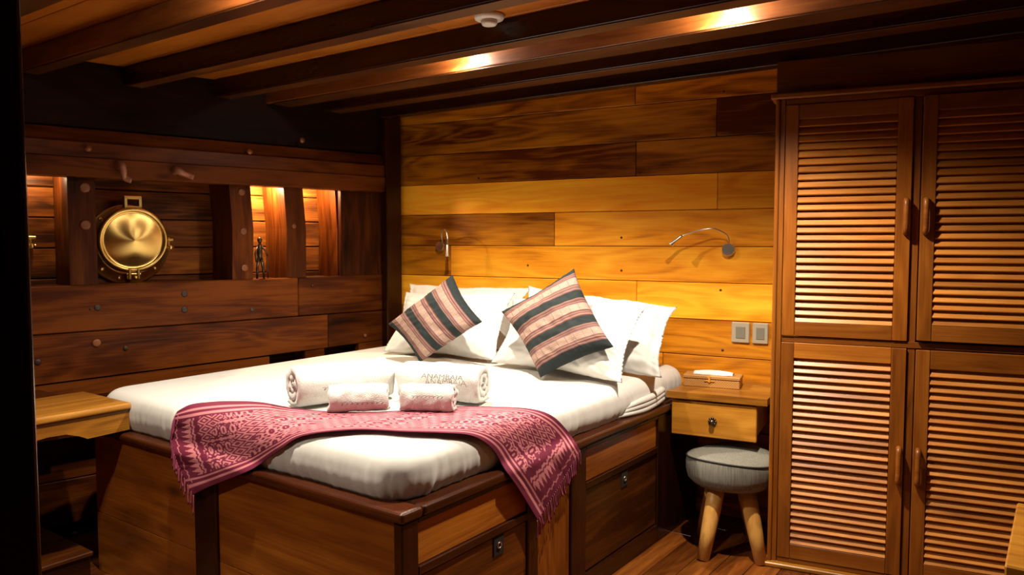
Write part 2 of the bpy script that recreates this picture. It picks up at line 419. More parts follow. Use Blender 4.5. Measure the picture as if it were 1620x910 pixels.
r1 = rib(112, 156, 0, .35); r2 = rib(369, 402, -.01, .62); r3 = rib(456, 486, -.018, .45)
for p in ((134, 297), (135, 356)): plug(r1, *p, .024)
for p in ((382, 304), (385, 366), (387, 424)): plug(r2, *p, .020)
plug(r3, 465, 358, .014)
rib(541, 575, -.01, .62, front=-.06)
# dark infill board right of the opening + bottom trim, then corner post
sP = LW.s(541, 0, 420)
pn = box('infill_board', LW, sP+.005, s_end, -.05, -.012, z_sill-.005, z_rb+.02, HULL, wall_left, bev=.004, grain=2, tone=.22)
for px, py, r in [(292, 465, .017), (292, 490, .017), (154, 487, .015), (399, 490, .012), (153, 543, .020), (578, 531, .011), (495, 452, .010), (60, 573, .014), (199, 551, .012), (143, 489, .006)]:
    plug(wall_left, px, py, r, off=.0, mat=PLUG if (px in (153, 578)) else PLUGD)
# upper shelf rail: faceted log beam
prof = [(.040, z_rb-.002), (.048, z_rb+.006), (.054, z_rb+.088), (.046, z_rb+.094), (.044, z_rt-.075), (.030, z_rt-.062), (.004, z_rt-.006), (-.02, z_rt), (-.06, z_rt), (-.06, z_rb-.002)]
V = []; G = []
for s_ in (SW, s_end):
    for o_, z_ in prof: V.append(LW.pt(s_, o_, z_)); G.append((s_, o_, z_))
n = len(prof); F = [list(range(n)), list(range(n, 2*n))[::-1]]
for k in range(n):
    k2 = (k+1) % n; F.append([k, n+k, n+k2, k2])
rail = mk('rail_beam', V, F, HULL, wall_left, gc=G, tone=.85)
for px, py in ((140, 235), (395, 240), (478, 222)):
    s, z = LW.sz(px, py, .062); lathe('plug', [(.015, -.004), (.015, .001), (0, .003)], LW.pt(s, .0635, z), LW.n, PLUG, rail, seg=14)
# dark header above
box('header_board', LW, SW, s_end, -.06, -.012, z_rt+.002, 2.32, HEADM, wall_left, bev=.003, grain=0, tone=.25)
# ledge on the hull between lining and bed / desk
box('ledge', LW, SW, -.35, .002, .14, .52, .60, HULL, wall_left, bev=.005, tone=.5)
# corner post
post = hit(630, 400, BW.O, BW.n)
box('corner_post', LW, -.135, s_end+.0, .0015, .065, 0, 2.315, MAHO, wall_left, bev=.006, grain=2, tone=.4)
# ---- right and near walls
wr = wbox('wall_right', 1.35, 1.45, -1.5, 4.4, -.05, 2.36, MAHO); tag(wr, kind='structure')
wn = wbox('wall_near', -4.8, 1.45, -1.5, -1.4, -.05, 2.36, MAHO); tag(wn, kind='structure')
# ---- door jamb in the left foreground
e1 = hit(49, 455, CP + CR @ Vector((0, 0, -1.05)), CR @ Vector((0, 0, 1)))
_d = Vector((e1.x, e1.y, 0)).normalized()
fj = Fr((e1.x, e1.y), (-_d.y+0*_d.x, _d.x))
if fj.u.x < 0: fj = Fr((e1.x, e1.y), (_d.y, -_d.x))
jm = box('trim_1', fj, -.42, 0, -.10, .0, 0, 2.31, MAHO, bev=.008, grain=2, tone=.3); tag(jm, kind='structure')

# ================================================================== PORTHOLES
def porthole(n, px, py):
    s, z = LW.sz(px, py, HO+.02); c = LW.pt(s, HO+.012, z)
    root = thing('window_%d' % n, None, None, c, kind='structure')
    R = .214
    lathe('flange', [(R*.72, 0), (R, 0), (R, .010), (R*.97, .016), (R*.80, .018), (R*.76, .045), (R*.70, .045), (R*.70, 0)], c, LW.n, BRASS, root, seg=64, closed=True)
    lathe('glass', [(R*.70, .010), (R*.70, .016), (0, .016)], c, LW.n, plain('porthole_glass', (.01, .01, .012), .05), root, seg=48)
    for k in range(12):
        a = 2*pi*(k+.5)/12; q = c + (LW.u*cos(a)+LW.k*sin(a))*R*.88 + LW.n*.015
        lathe('bolt', [(.011, 0), (.010, .005), (.004, .007), (0, .007)], q, LW.n, BRASS, root, seg=14)
    # lid, hinged on top and swung slightly out
    ax = (LW.n*1.0 + LW.k*(-.10) + LW.u*(-.05)).normalized()
    lc = c + LW.n*.085 + LW.k*.026 + LW.u*.004
    r = .167
    lid = lathe('lid', [(r*.86, -.012), (r, -.012), (r, .012), (r*.97, .018), (r*.90, .018), (r*.87, .010), (r*.84, .012), (0, .044)], lc, ax, BRASSC, root, seg=96)
    lid['label'] = 'spun brass cone lid'
    lathe('rim', [(r*.88, .010), (r*.90, .020), (r*.95, .026), (r*1.0, .024), (r*1.04, .014), (r*1.04, -.012), (r*.9, -.014)], lc, ax, BRASS, root, seg=64, closed=True)
    # hinge on top: a square eye
    m = MB(); t = lc + LW.k*(r+.026) + LW.n*.01
    f2 = Fr((t.x, t.y), (LW.u.x, LW.u.y))
    for a, b, c0, d in ((-.046, -.026, -.034, .034), (.026, .046, -.034, .034), (-.046, .046, .020, .038), (-.046, .046, -.030, -.014)):
        m.box(f2, a, b, -.016, .016, t.z+c0, t.z+d, bev=.004)
    m.build('hinge', BRASS, root)
    # lower latch eyes and right latch
    for (du, dk) in ((.0, -1), (1, -.12)):
        q = lc + (LW.u*du + LW.k*dk)*(r+.016)
        g = Fr((q.x, q.y), (LW.u.x, LW.u.y)); m = MB()
        if du == 0:
            m.box(g, -.030, -.014, -.02, .014, q.z-.03, q.z+.03, bev=.004); m.box(g, .014, .030, -.02, .014, q.z-.03, q.z+.03, bev=.004)
        else:
            m.box(g, -.012, .024, -.02, .012, q.z+.012, q.z+.028, bev=.004); m.box(g, -.012, .024, -.02, .012, q.z-.028, q.z-.012, bev=.004)
        V, F = tube([q - (LW.u if du == 0 else LW.k)*.034, q + (LW.u if du == 0 else LW.k)*.034], .006, 10); m.add(V, F)
        V, F = tube([q - LW.n*.03 - LW.k*.01, q+LW.n*.03 - LW.k*.02], [.006, .005], 10); m.add(V, F)
        V, F = lathe_data([(0, -.012), (.010, -.008), (.013, 0), (.010, .008), (0, .012)], 12)
        m.add([v + q + LW.n*.03 - LW.k*.02 for v in V], F)
        m.build('latch', BRASS, root, smooth=False)
    return root
porthole(1, 202, 387)
porthole(2, -28, 384)

# ================================================================== CEILING LAMPS
names = ['round recessed ceiling downlight above the middle of the bed, shining on the wide beam',
         'round recessed ceiling downlight in front of the wardrobe, at the right of the wide beam',
         'round recessed ceiling downlight above the foot of the bed at the top left',
         'dim recessed ceiling downlight above the floor right of the bed',
         'recessed ceiling downlight above the desk, behind the picture edge']
for (x, y, pw_), lb in zip(LAMPS, names):
    t = thing('downlight', lb, 'ceiling light', (x, y, ZC))
    lathe('bezel', [(.030, -.001), (.040, -.001), (.040, -.008), (.036, -.011), (.030, -.008)], (x, y, ZC), (0, 0, 1), CHROME, t, seg=32, closed=True)
    lathe('lens', [(.029, -.004), (.029, -.006), (0, -.006)], (x, y, ZC), (0, 0, 1), GLOW, t, seg=24)
    ld = bpy.data.lights.new('downlight_bulb', 'SPOT'); ld.energy = pw_; ld.color = LAMPCOL; ld.spot_size = radians(142); ld.spot_blend = 1.0; ld.shadow_soft_size = .022
    lo = bpy.data.objects.new('bulb', ld); COL.objects.link(lo); lo.parent = t; lo.location = (0, 0, -.030)
    ld = bpy.data.lights.new('downlight_spill', 'POINT'); ld.energy = pw_*.035; ld.color = LAMPCOL; ld.shadow_soft_size = .02
    lo = bpy.data.objects.new('spill', ld); COL.objects.link(lo); lo.parent = t; lo.location = (0, 0, -.032)
# hidden strip lamps inside the hull bays
for px, py, e in BAYLIGHTS:
    s, z = LW.sz(px, py, -.10); p = LW.pt(s, -.15, z_rb+.03)
    t = thing('bay_light', {412: 'small lamp under the rail in the lit bay with the bronze figurine', 488: 'small lamp under the rail in the lit bay nearest the corner', 60: 'small dim lamp tucked under the rail in the leftmost bay'}[px], 'lamp', p)
    lathe('lamp_body', [(.012, 0), (.014, .006), (.012, .014)], p, (0, 0, 1), CHROME, t, seg=16)
    ld = bpy.data.lights.new('bay_bulb', 'POINT'); ld.energy = e; ld.color = (1, .72, .40); ld.shadow_soft_size = .01
    lo = bpy.data.objects.new('bulb', ld); COL.objects.link(lo); lo.parent = t; lo.location = (0, 0, -.02)
# smoke detector
sm = hz(777, 33, ZC-.02); sm = Vector((sm.x, min(sm.y, 2.395), ZC))
t = thing('smoke_detector', 'round white smoke detector on the ceiling between two beams', 'smoke detector', sm)
lathe('base', [(.058, 0), (.060, -.006), (.055, -.018), (.030, -.022)], sm, (0, 0, 1), PLASTIC, t, seg=40)
lathe('sensor_cap', [(.030, -.020), (.032, -.032), (.026, -.040), (0, -.041)], sm, (0, 0, 1), PLASTIC, t, seg=32)

# ================================================================== WOODEN PEG HOOKS
def peg(px, py, px2, py2, lb):
    s, z = LW.sz(px, py, .04); s2, z2 = LW.sz(px2, py2, .075)
    a = LW.pt(s, .052, z); bq = LW.pt(s, .095, z-.005); c = LW.pt((s+s2)/2, .10, (z+z2)/2); d = LW.pt(s2, .09, z2+.012); e = LW.pt(s2+.028, .10, z2)
    P = smooth_pts([a, bq, c, d, e], 4)
    V, F = tube(P, [.024-.010*min(1, i/9) for i in range(len(P))], 12)
    o = mk('wooden_peg', V, F, PEGM, None, True); tag(o, lb, 'hook', 'turned pegs on the rail')
peg(187, 262, 196, 286, 'carved wooden peg hanging straight down from the rail, above the brass porthole')
peg(276, 270, 295, 281, 'carved wooden peg lying diagonally on the rail, right of the porthole')

# ================================================================== WIRE FIGURE on the sill
b0 = LW.sz(412, 443, -.07); base = LW.pt(b0[0], -.07, z_sill-.006)
t = thing('figurine', 'small dark bronze wire figurine of a thin person standing in the lit bay', 'figurine', base)
def lp(du, dz, dn=0): return base + LW.u*du + LW.k*dz + LW.n*dn
m = MB()
for P, R in [([lp(-.02, .004), lp(-.018, .06), lp(-.008, .125)], [.006, .007, .010]), ([lp(.022, .004), lp(.018, .06), lp(.006, .125)], [.006, .007, .010]),
             ([lp(0, .115), lp(-.002, .15), lp(0, .19), lp(0, .212)], [.012, .016, .014, .007])]:
    V, F = tube(P, R, 10); m.add(V, F)
m.build('body', WIREM, t, smooth=True)
V, F = lathe_data([(0, -.016), (.010, -.012), (.014, 0), (.011, .013), (0, .018)], 12)
mk('head', [v + lp(0, .226) for v in V], F, WIREM, t, True)
for P in ([lp(-.012, .188), lp(-.028, .15), lp(-.022, .10)], [lp(.012, .188), lp(.034, .165), lp(.046, .135)]):
    V, F = tube(P, .0055, 8); mk('arm', V, F, WIREM, t, True)
V, F = tube([lp(.046, .0), lp(.046, .14)], .003, 8); mk('staff', V, F, WIREM, t, True)

# ================================================================== BED
XB = -1.557; YB = 1.60; XL = -3.42; YH = 3.60; YS = 3.825; ZR = .652; RT = .035
bed = thing('platform_bed', 'large dark-framed wooden platform bed with drawers built into its side', 'bed', ((XB+XL)/2, (YB+YH)/2, 0))
ZP = ZR-RT
wbox('carcass', XL+.04, XB-.03, YB+.03, YH, .0, ZP-.02, MAHO, bed, bev=0, tone=.2)
wbox('bed_deck', XL+.02, XB-.02, YB+.02, YH, ZP-.019, ZP-.001, MAHO, bed, bev=0, tone=.2)
wbox('rim_board', XL, XB+.010, YB-.010, YB+.085, ZP, ZR, MAHO, bed, bev=.012, tone=1.0, smooth=False)
wbox('rim_board', XB-.085, XB+.010, YB+.087, YS, ZP, ZR, MAHO, bed, bev=.012, tone=1.0)
# side elevation (plane X = XB)
def yb_(px, py=800): return hX(px, py, XB).y
pw0 = yb_(663, 860)
def xf(px, py=780): return hY(px, py, YB).x
wbox('post', xf(622, 860), XB, YB, pw0, 0, ZP-.0005, MAHO, bed, bev=.006, tone=.6, grain=2)
yA = yb_(836, 800); yA2 = yb_(852, 800); yC = yb_(905, 760); yC2 = yb_(928, 750); yD = yb_(1041, 700)
wbox('post', XB-.05, XB, yA, yA2, 0, ZP-.0005, MAHO, bed, bev=.004, tone=.55, grain=2)
wbox('side_panel', XB-.05, XB-.012, yA2+.001, yC-.001, 0, ZP-.0005, BEDP, bed, bev=.002, tone=.45, grain=2)
wbox('post', XB-.05, XB, yC, yC2, 0, ZP-.0005, MAHO, bed, bev=.004, tone=.5, grain=2)
wbox('post', XB-.05, XB, yD, YS, 0, ZP-.0005, MAHO, bed, bev=.004, tone=.4, grain=2)
zt1 = hX(663, 828, XB).z; zb1 = hX(663, 897, XB).z; zr1 = hX(663, 912, XB).z
for ya, yb2, pull in ((pw0, yA, (788, 862)), (yC2, yD, (987, 757))):
    wbox('rail', XB-.05, XB, ya+.0005, yb2-.0005, zt1, ZP-.0005, MAHO, bed, bev=.002, tone=.6)
    wbox('upper_panel', XB-.05, XB-.010, ya+.0005, yb2-.0005, zb1, zt1-.0005, BEDP, bed, bev=.003, tone=.60, grain=1)
    wbox('rail', XB-.05, XB, ya+.0005, yb2-.0005, zr1, zb1-.0005, MAHO, bed, bev=.002, tone=.6)
    dr = wbox('drawer', XB-.05, XB-.008, ya+.004, yb2-.004, .09, zr1-.004, BEDP, bed, bev=.003, tone=.20 if pull[0] < 900 else -.1, grain=1)
    pc = hX(pull[0], pull[1], XB-.008)
    wbox('pull_plate', XB-.009, XB-.004, pc.y-.030, pc.y+.030, pc.z-.036, pc.z+.036, DARK, dr, bev=.002)
    lathe('pull_ring', [(.008, 0), (.011, 0), (.0115, .004), (.008, .004)], (XB-.004, pc.y, pc.z), (1, 0, 0), CHROME, dr, seg=20, closed=True)
    wbox('plinth', XB-.05, XB, ya+.0005, yb2-.0005, 0, .085, MAHO, bed, bev=.002, tone=.5)
# foot elevation (plane Y = YB)
x1, x2 = xf(308, 850), xf(342, 850)
xp = xf(622, 860)
wbox('post', x1, x2, YB, YB+.05, 0, ZP-.0005, MAHO, bed, bev=.004, tone=.4, grain=2)
wbox('foot_panel', x2+.001, xp-.001, YB+.012, YB+.04, .0, .265, BEDP, bed, bev=.002, tone=.62, grain=0)
wbox('foot_panel', x2+.001, xp-.001, YB+.012, YB+.04, .2665, ZP-.0005, BEDP, bed, bev=.002, tone=.50, grain=0)
wbox('foot_panel', XL+.001, x1-.001, YB+.012, YB+.04, .0, .265, BEDP, bed, bev=.002, tone=.50, grain=0)
wbox('foot_panel', XL+.001, x1-.001, YB+.012, YB+.04, .2665, ZP-.0005, BEDP, bed, bev=.002, tone=.50, grain=0)

# ---- mattress with wrinkled sheet
MX0, MX1, MY0, MY1, MZ = -3.46, -1.588, 1.622, 3.585, .80
MR = .07
def mattress():
    N = 900; rc = .14
    pts = []
    # outline (counterclockwise) with rounded corners
    def corner(cx, cy, a0, k): return [(cx+rc*cos(a0+pi/2*i/k), cy+rc*sin(a0+pi/2*i/k)) for i in range(k+1)]
    poly = corner(MX1-rc, MY0+rc, -pi/2, 24)+corner(MX1-rc, 3.79-rc, 0, 12)+corner(MX0+rc, MY1-rc, pi/2, 12)+corner(MX0+rc, MY0+rc, pi, 16)
    P = np.array(poly+[poly[0]]); dl = np.hypot(*(P[1:]-P[:-1]).T); cum = np.concatenate([[0], np.cumsum(dl)])
    s = np.linspace(0, cum[-1], N, endpoint=False)
    ox = np.interp(s, cum, P[:, 0]); oy = np.interp(s, cum, P[:, 1])
    tx = np.roll(ox, -1)-np.roll(ox, 1); ty = np.roll(oy, -1)-np.roll(oy, 1); l = np.hypot(tx, ty); nx, ny = ty/l, -tx/l
    rings = []  # (inset, z, wrinkle weight)
    for k in range(9):
        t = k/8; rings.append((.016*(1-t)**2-.004*sin(pi*t), ZR+.001+(MZ-MR-ZR)*t, 1-.45*t))
    for k in range(1, 11):
        a = pi/2*k/10; rings.append((MR*(1-cos(a)), MZ-MR+MR*sin(a), .55*(1-k/10)**1.2+.02))
    V = []
    cx, cy = (MX0+MX1)/2, (MY0+MY1)/2
    def wr(si, x, y, zz):
        # vertical pleats along the sides, finer near the right side and the corners
        a = mnoise.noise(Vector((si*24+mnoise.noise(Vector((si*3, zz*4, 2)))*1.4, zz*2.0, 1.3)))
        b = mnoise.noise(Vector((si*62+zz*9, zz*3, 7.7)))
        c = mnoise.noise(Vector((si*4, zz*5, 4.1)))
        return abs(a)*.013+abs(b)*.006-.010+c*.009
    for ins, z, wgt in rings:
        for i in range(N):
            d = wr(s[i], ox[i], oy[i], z)*wgt - ins
            V.append((ox[i]+nx[i]*d, oy[i]+ny[i]*d, z))
    nr = len(rings)
    base_ins = rings[-1][0]
    K = 40
    for k in range(1, K+1):
        t = k/K
        for i in range(N):
            x = (ox[i]-nx[i]*base_ins)*(1-t)+cx*t; y = (oy[i]-ny[i]*base_ins)*(1-t)+cy*t
            z = MZ + .010*(1-(1-t)**2) + mnoise.noise(Vector((x*5, y*3.2, 0)))*.006*min(1, t*6) + abs(mnoise.noise(Vector((x*9+y*3, y*12, 3))))*.004*min(1, t*8)
            V.append((x, y, z))
    F = []
    tot = nr+K
    for r in range(tot-1):
        for i in range(N):
            i2 = (i+1) % N; F.append([r*N+i, r*N+i2, (r+1)*N+i2, (r+1)*N+i])
    F.append(list(range(N))[::-1])
    F.append([(tot-1)*N+i for i in range(N)])
    return V, F
V, F = mattress()
t = thing('mattress', 'thick mattress covered by a wrinkled cream-white cotton sheet, lying on the platform bed', 'mattress', ((MX0+MX1)/2, (MY0+MY1)/2, ZR))
mk('fitted_sheet', V, F, SHEET, t, True)
# bunched sheet tail at the head end on the right
m = MB()
for k, (a, b_, h) in enumerate([(.0, .10, .0), (.03, .14, .022), (.05, .17, .042)]):
    P = smooth_pts([(MX1-.03, 2.98+a, ZR+.012+h*.4), (MX1+.010, 3.16, ZR+.014+h), (MX1+.014, 3.30, ZR+.018+h), (MX1+.004, 3.44, ZR+.03+h)], 6)
    V, F = tube(P, [.006+.010*min(1, i/8) for i in range(len(P))], 10); m.add(V, F)
m.build('sheet_fold', SHEET, t, smooth=True)

# ================================================================== SOFT PILLOWS AND CUSHIONS
def soft(name, TL, TR, BR, BL, thick, mat, n=70, pinch=.05, wr=.006, flange=0.0, seed=0, colf=None, parent=None, hump=None):
    TL, TR, BR, BL = map(Vector, (TL, TR, BR, BL))
    Nn = ((TR-TL).cross(BL-TL)).normalized()
    if Nn.dot(CP-(TL+BR)/2) < 0: Nn = -Nn
    V = []; C = []
    L = ((TR-TL).length+(BL-TL).length)/2
    def P(u, v, side):
        ue = u + (.5-u)*pinch*2*(4*v*(1-v))*abs(2*u-1)**2
        ve = v + (.5-v)*pinch*2*(4*u*(1-u))*abs(2*v-1)**2
        b = TL*(1-ue)*(1-ve)+TR*ue*(1-ve)+BR*ue*ve+BL*(1-ue)*ve
        fu = min(1, max(0, (u-flange)/(1-2*flange))) if flange else u
        h = (max(0, 4*fu*(1-fu))**.5)*(max(0, 4*v*(1-v))**.45)
        q = Vector((u*4+seed*3.1, v*4, side*2.3+seed))
        h2 = thick/2*h + (wr*mnoise.noise(q*1.2) + wr*.8*mnoise.noise(q*3.1))*(.25+h)
        # radiating tension folds at the edges
        ed = min(u, 1-u, v, 1-v)
        h2 += wr*.9*abs(mnoise.noise(Vector((math.atan2(v-.5, u-.5)*9, seed, side))))*max(0, 1-ed*5)*(1 if ed > 0.001 else .4)
        w_ = wr*1.2*mnoise.noise(Vector((u*3, v*3, seed+9)))
        return b + Nn*(side*h2 + w_)
    idx = {}
    for side in (1, -1):
        for j in range(n+1):
            for i in range(n+1):
                bd = i in (0, n) or j in (0, n)
                if side == -1 and bd: idx[(side, i, j)] = idx[(1, i, j)]; continue
                u, v = i/n, j/n
                if bd:
                    p = (P(u, v, 1)+P(u, v, -1))/2
                else: p = P(u, v, side)
                idx[(side, i, j)] = len(V); V.append(p)
                if colf: C.append(colf(u, v))
    F = []
    for j in range(n):
        for i in range(n):
            a = [idx[(1, i, j)], idx[(1, i, j+1)], idx[(1, i+1, j+1)], idx[(1, i+1, j)]]; F.append(a)
            a = [idx[(-1, i, j)], idx[(-1, i+1, j)], idx[(-1, i+1, j+1)], idx[(-1, i, j+1)]]; F.append(a)
    return mk(name, V, F, mat, parent, True, col=C if colf else None)
def leanplane(pxl, pyl, pxr, pyr, zb, lean):
    """plane through a bottom line given on the sheet, leaning back by lean radians"""
    A = hz(pxl, pyl, zb); B = hz(pxr, pyr, zb); d = (B-A).normalized(); bk = Vector((-d.y, d.x, 0))
    if bk.y < 0: bk = -bk
    up = (Vector((0, 0, 1))*cos(lean)+bk*sin(lean)); N = d.cross(up).normalized()
    return A, N
ZS = .815
def soft_px(name, quad, line, lean, thick, mat, zb=ZS, push=0, **k):
    A, N = leanplane(*line, zb, lean)
    if N.dot(CP-A) < 0: N = -N
    A = A + N*push
    return soft(name, *[hit(x, y, A, N) for x, y in quad], thick, mat, **k)
PG = 'white pillows at the head of the bed'
o = soft_px('pillow', [(648, 449), (842, 455), (800, 556), (612, 545)], (602, 552, 800, 566), radians(36), .13, PILLOW, push=-.02, flange=.04, seed=1, wr=.013)
tag(o, 'hindmost white pillow on the left, its corner beside the dark corner post', 'pillow', PG)
o = soft_px('pillow', [(642, 462), (815, 464), (786, 572), (606, 556)], (606, 556, 790, 572), radians(38), .17, PILLOW, push=.035, flange=.03, seed=2, wr=.014)
tag(o, 'white pillow directly behind the smaller tilted striped cushion on the left', 'pillow', PG)
o = soft_px('pillow', [(836, 452), (1072, 486), (1047, 598), (800, 572)], (800, 575, 1047, 600), radians(40), .15, PILLOW, push=-.03, flange=.06, seed=3, wr=.018)
tag(o, 'rightmost white pillow at the back with a hem corner sticking out', 'pillow', PG)
o = soft_px('pillow', [(812, 472), (1026, 484), (984, 606), (776, 574)], (776, 576, 986, 608), radians(36), .17, PILLOW, push=.03, flange=.035, seed=4, wr=.014)
tag(o, 'white pillow directly behind the large striped cushion on the right', 'pillow', PG)
# striped weave
def lin(c): return tuple(((x/255)/12.92 if x/255 < .04045 else ((x/255+.055)/1.055)**2.4) for x in c)
TEALC = lin((8, 24, 26)); PINKC = lin((146, 116, 104)); MAUV = lin((112, 84, 84)); MAR = lin((84, 34, 36)); TAN = lin((136, 104, 84)); CREAM = lin((168, 146, 132))
def stripes(v, u):
    """repeat unit of the weave: teal band, thin lines, pale patterned band, thin lines"""
    p = (v*3.175+.11) % 1.0
    if p < .30: return TEALC
    if p < .48:
        q = int((p-.30)/.18*9); return (MAUV, TAN, MAR, MAUV, MAR, TAN, MAUV, MAR, MAUV)[q % 9]
    if p < .50: return MAUV
    if p < .76:
        a = (u*9) % 1
        if a < .06: return MAUV
        x = (u*60) % 1; y = ((p-.5)/.26*4) % 1
        return PINKC if abs(x-.5)+abs(y-.5) > .38 else CREAM
    q = int((p-.76)/.24*9); return (MAUV, MAR, TAN, MAUV, MAR, MAUV, TAN, MAUV, MAR)[q % 9]
CG = 'striped throw cushions'
def cushion(quad, line, lean, push, lb, seed, flip=False):
    cf = (lambda u, v: (*stripes(v, u), 1)) if not flip else (lambda u, v: (*stripes(u, v), 1))
    o = soft_px('cushion', quad, line, lean, .15, STRIPE, push=push, n=170, pinch=.045, wr=.006, seed=seed, colf=cf)
    tag(o, lb, 'cushion', CG); return o
cushion([(793, 493), (908, 425), (971, 549), (855, 598)], (820, 590, 930, 602), radians(24), .07, 'larger striped cushion, stripes rising to the right, on the right side of the bed', 11)
cushion([(614, 513), (716, 435), (763, 509), (664, 574)], (640, 572, 730, 580), radians(24), .05, 'smaller striped cushion, stripes falling to the right, on the left side of the bed', 12, flip=True)

# ================================================================== TOWELS
def towel(name, A, B, r, turns=2.6, seed=0, lb=None, group=None, squash=.92, flap=True):
    A, B = Vector(A), Vector(B); ax = (B-A).normalized(); side = Vector((-ax.y, ax.x, 0))
    if side.dot(Vector((-CP.x, -CP.y, 0))+A) > 0: side = -side     # faces the camera
    root = thing(name, lb, 'towel', (A+B)/2, group)
    NT = int(turns*36); K = 30; L = (B-A).length
    V = []; F = []
    pitch = r/(turns+.55)
    def prof(th, inner):
        rr = r - pitch*th/(2*pi) - (pitch*.86 if inner else 0)
        if not inner and th < .5: rr += 0
        return max(rr, .002)
    th0 = -2.2
    for k in range(K+1):
        t = k/K
        endf = min(t, 1-t)
        shrink = 1 - .07*max(0, 1-endf*14)**2
        for inner in (False, True):
            for i in range(NT+1):
                th = 2*pi*turns*i/NT
                rr = prof(th, inner)
                wob = mnoise.noise(Vector((cos(th)*2+seed, sin(th)*2, t*6)))*.006 + mnoise.noise(Vector((cos(th)*7+seed, sin(th)*7, t*22)))*.0028
                rr = rr*shrink + wob*(1 if th < 2*pi else .4)
                if th > 2*pi or inner: tt = t + (.5-t)*.012
                else: tt = t
                ew = mnoise.noise(Vector((th*1.3, seed, 5 if t < .5 else 9)))*.012*(1 if t in (0, 1) else .0)
                ang = th0 + th
                y = rr*cos(ang); z = rr*sin(ang)*squash
                if z < -r*squash*.78: z = -r*squash*.78 + (z+r*squash*.78)*.15
                V.append(A + ax*(L*tt+ew) + side*y + Vector((0, 0, z)))
    W = 2*(NT+1)
    for k in range(K):
        for i in range(NT):
            a = k*W+i; F.append([a, a+W, a+W+1, a+1])
            a = k*W+NT+1+i; F.append([a, a+1, a+W+1, a+W])
        F.append([k*W, k*W+NT+1, (k+1)*W+NT+1, (k+1)*W])
        F.append([k*W+NT, (k+1)*W+NT, (k+1)*W+2*NT+1, k*W+2*NT+1])
    for k, rev in ((0, False), (K, True)):
        for i in range(NT):
            f = [k*W+i, k*W+i+1, k*W+NT+1+i+1, k*W+NT+1+i]
            F.append(f[::-1] if rev else f)
    o = mk('rolled_cloth', V, F, TERRY, root, True)
    return root, A, B, ax, side, r, squash
def text_mesh(body, size):
    cu = bpy.data.curves.new('txt', 'FONT'); cu.body = body; cu.size = size; cu.align_x = 'CENTER'; cu.align_y = 'CENTER'; cu.extrude = .0006
    ob = bpy.data.objects.new('txt', cu); COL.objects.link(ob)
    me = bpy.data.meshes.new_from_object(ob.evaluated_get(bpy.context.evaluated_depsgraph_get()))
    V = [v.co.copy() for v in me.vertices]; F = [list(p.vertices) for p in me.polygons]
    bpy.data.objects.remove(ob); bpy.data.curves.remove(cu); bpy.data.meshes.remove(me); return V, F
def wrap(tw, V, ang, shift=0, lift=.0065):
    root, A, B, ax, side, r, sq = tw; out = []
    c = (A+B)/2
    for v in V:
        a = ang + v.y/r; rr = r+lift+v.z
        out.append(c + ax*(v.x+shift) + side*(rr*cos(a)) + Vector((0, 0, rr*sin(a)*sq)))
    return out
def scribble(n, Lx, amp):
    P = []
    for i in range(n*10+1):
        t = i/(n*10); x = (t-.5)*Lx; ph = t*n*2*pi
        P.append(Vector((x+.35*Lx/n*sin(ph), amp*sin(ph*1.0+.9)*(.5+.5*abs(mnoise.noise(Vector((t*7, 3, n))))*2), 0)))
    return P
def rollpos(px0, px1, pyb0, pyb1, r, sq, zt):
    a = hz(px0, pyb0, zt); b = hz(px1, pyb1, zt); ax = (b-a).normalized(); back = Vector((-ax.y, ax.x, 0))
    if back.y < 0: back = -back
    h = r*sq*.83
    return a+back*r*.62+Vector((0, 0, h)), b+back*r*.62+Vector((0, 0, h))
TG = 'rolled white towels on the bed'
ZT = .815
A, B = rollpos(470, 622, 647, 628, .098, .95, ZT)
tw = towel('rolled_towel', A, B, .098, 2.6, 1, 'big rolled white towel at the left, its spiral end showing', TG, .95)
V, F = tube(scribble(6, .13, .010), .0012, 5); mk('embroidery', wrap(tw, V, radians(-2), -.05), F, THREAD, tw[0])
A, B = rollpos(630, 758, 631, 641, .094, .95, ZT)
tw = towel('rolled_towel', A, B, .094, 2.5, 2, 'big rolled white towel at the right with grey capital letters', TG, .95)
V, F = text_mesh('ANAMBAIA', .026); 
for v in V: v.x *= 1.35
mk('embroidery', wrap(tw, V, radians(20), .035), F, THREAD, tw[0])
A, B = rollpos(520, 614, 655, 652, .064, .98, ZT+.006)
tw = towel('rolled_towel', A, B, .064, 2.2, 3, 'small rolled white towel lying in front of the left big towel', TG, .98)
V, F = tube(scribble(9, .16, .007), .0011, 5); mk('embroidery', wrap(tw, V, radians(-8), .015), F, THREAD, tw[0])
A, B = rollpos(633, 717, 652, 654, .062, .98, ZT+.006)
tw = towel('rolled_towel', A, B, .062, 2.2, 4, 'small rolled white towel lying in front of the lettered big towel', TG, .98)
V, F = tube(scribble(8, .12, .005), .0010, 5); mk('embroidery', wrap(tw, V, radians(12), .01), F, THREAD, tw[0])

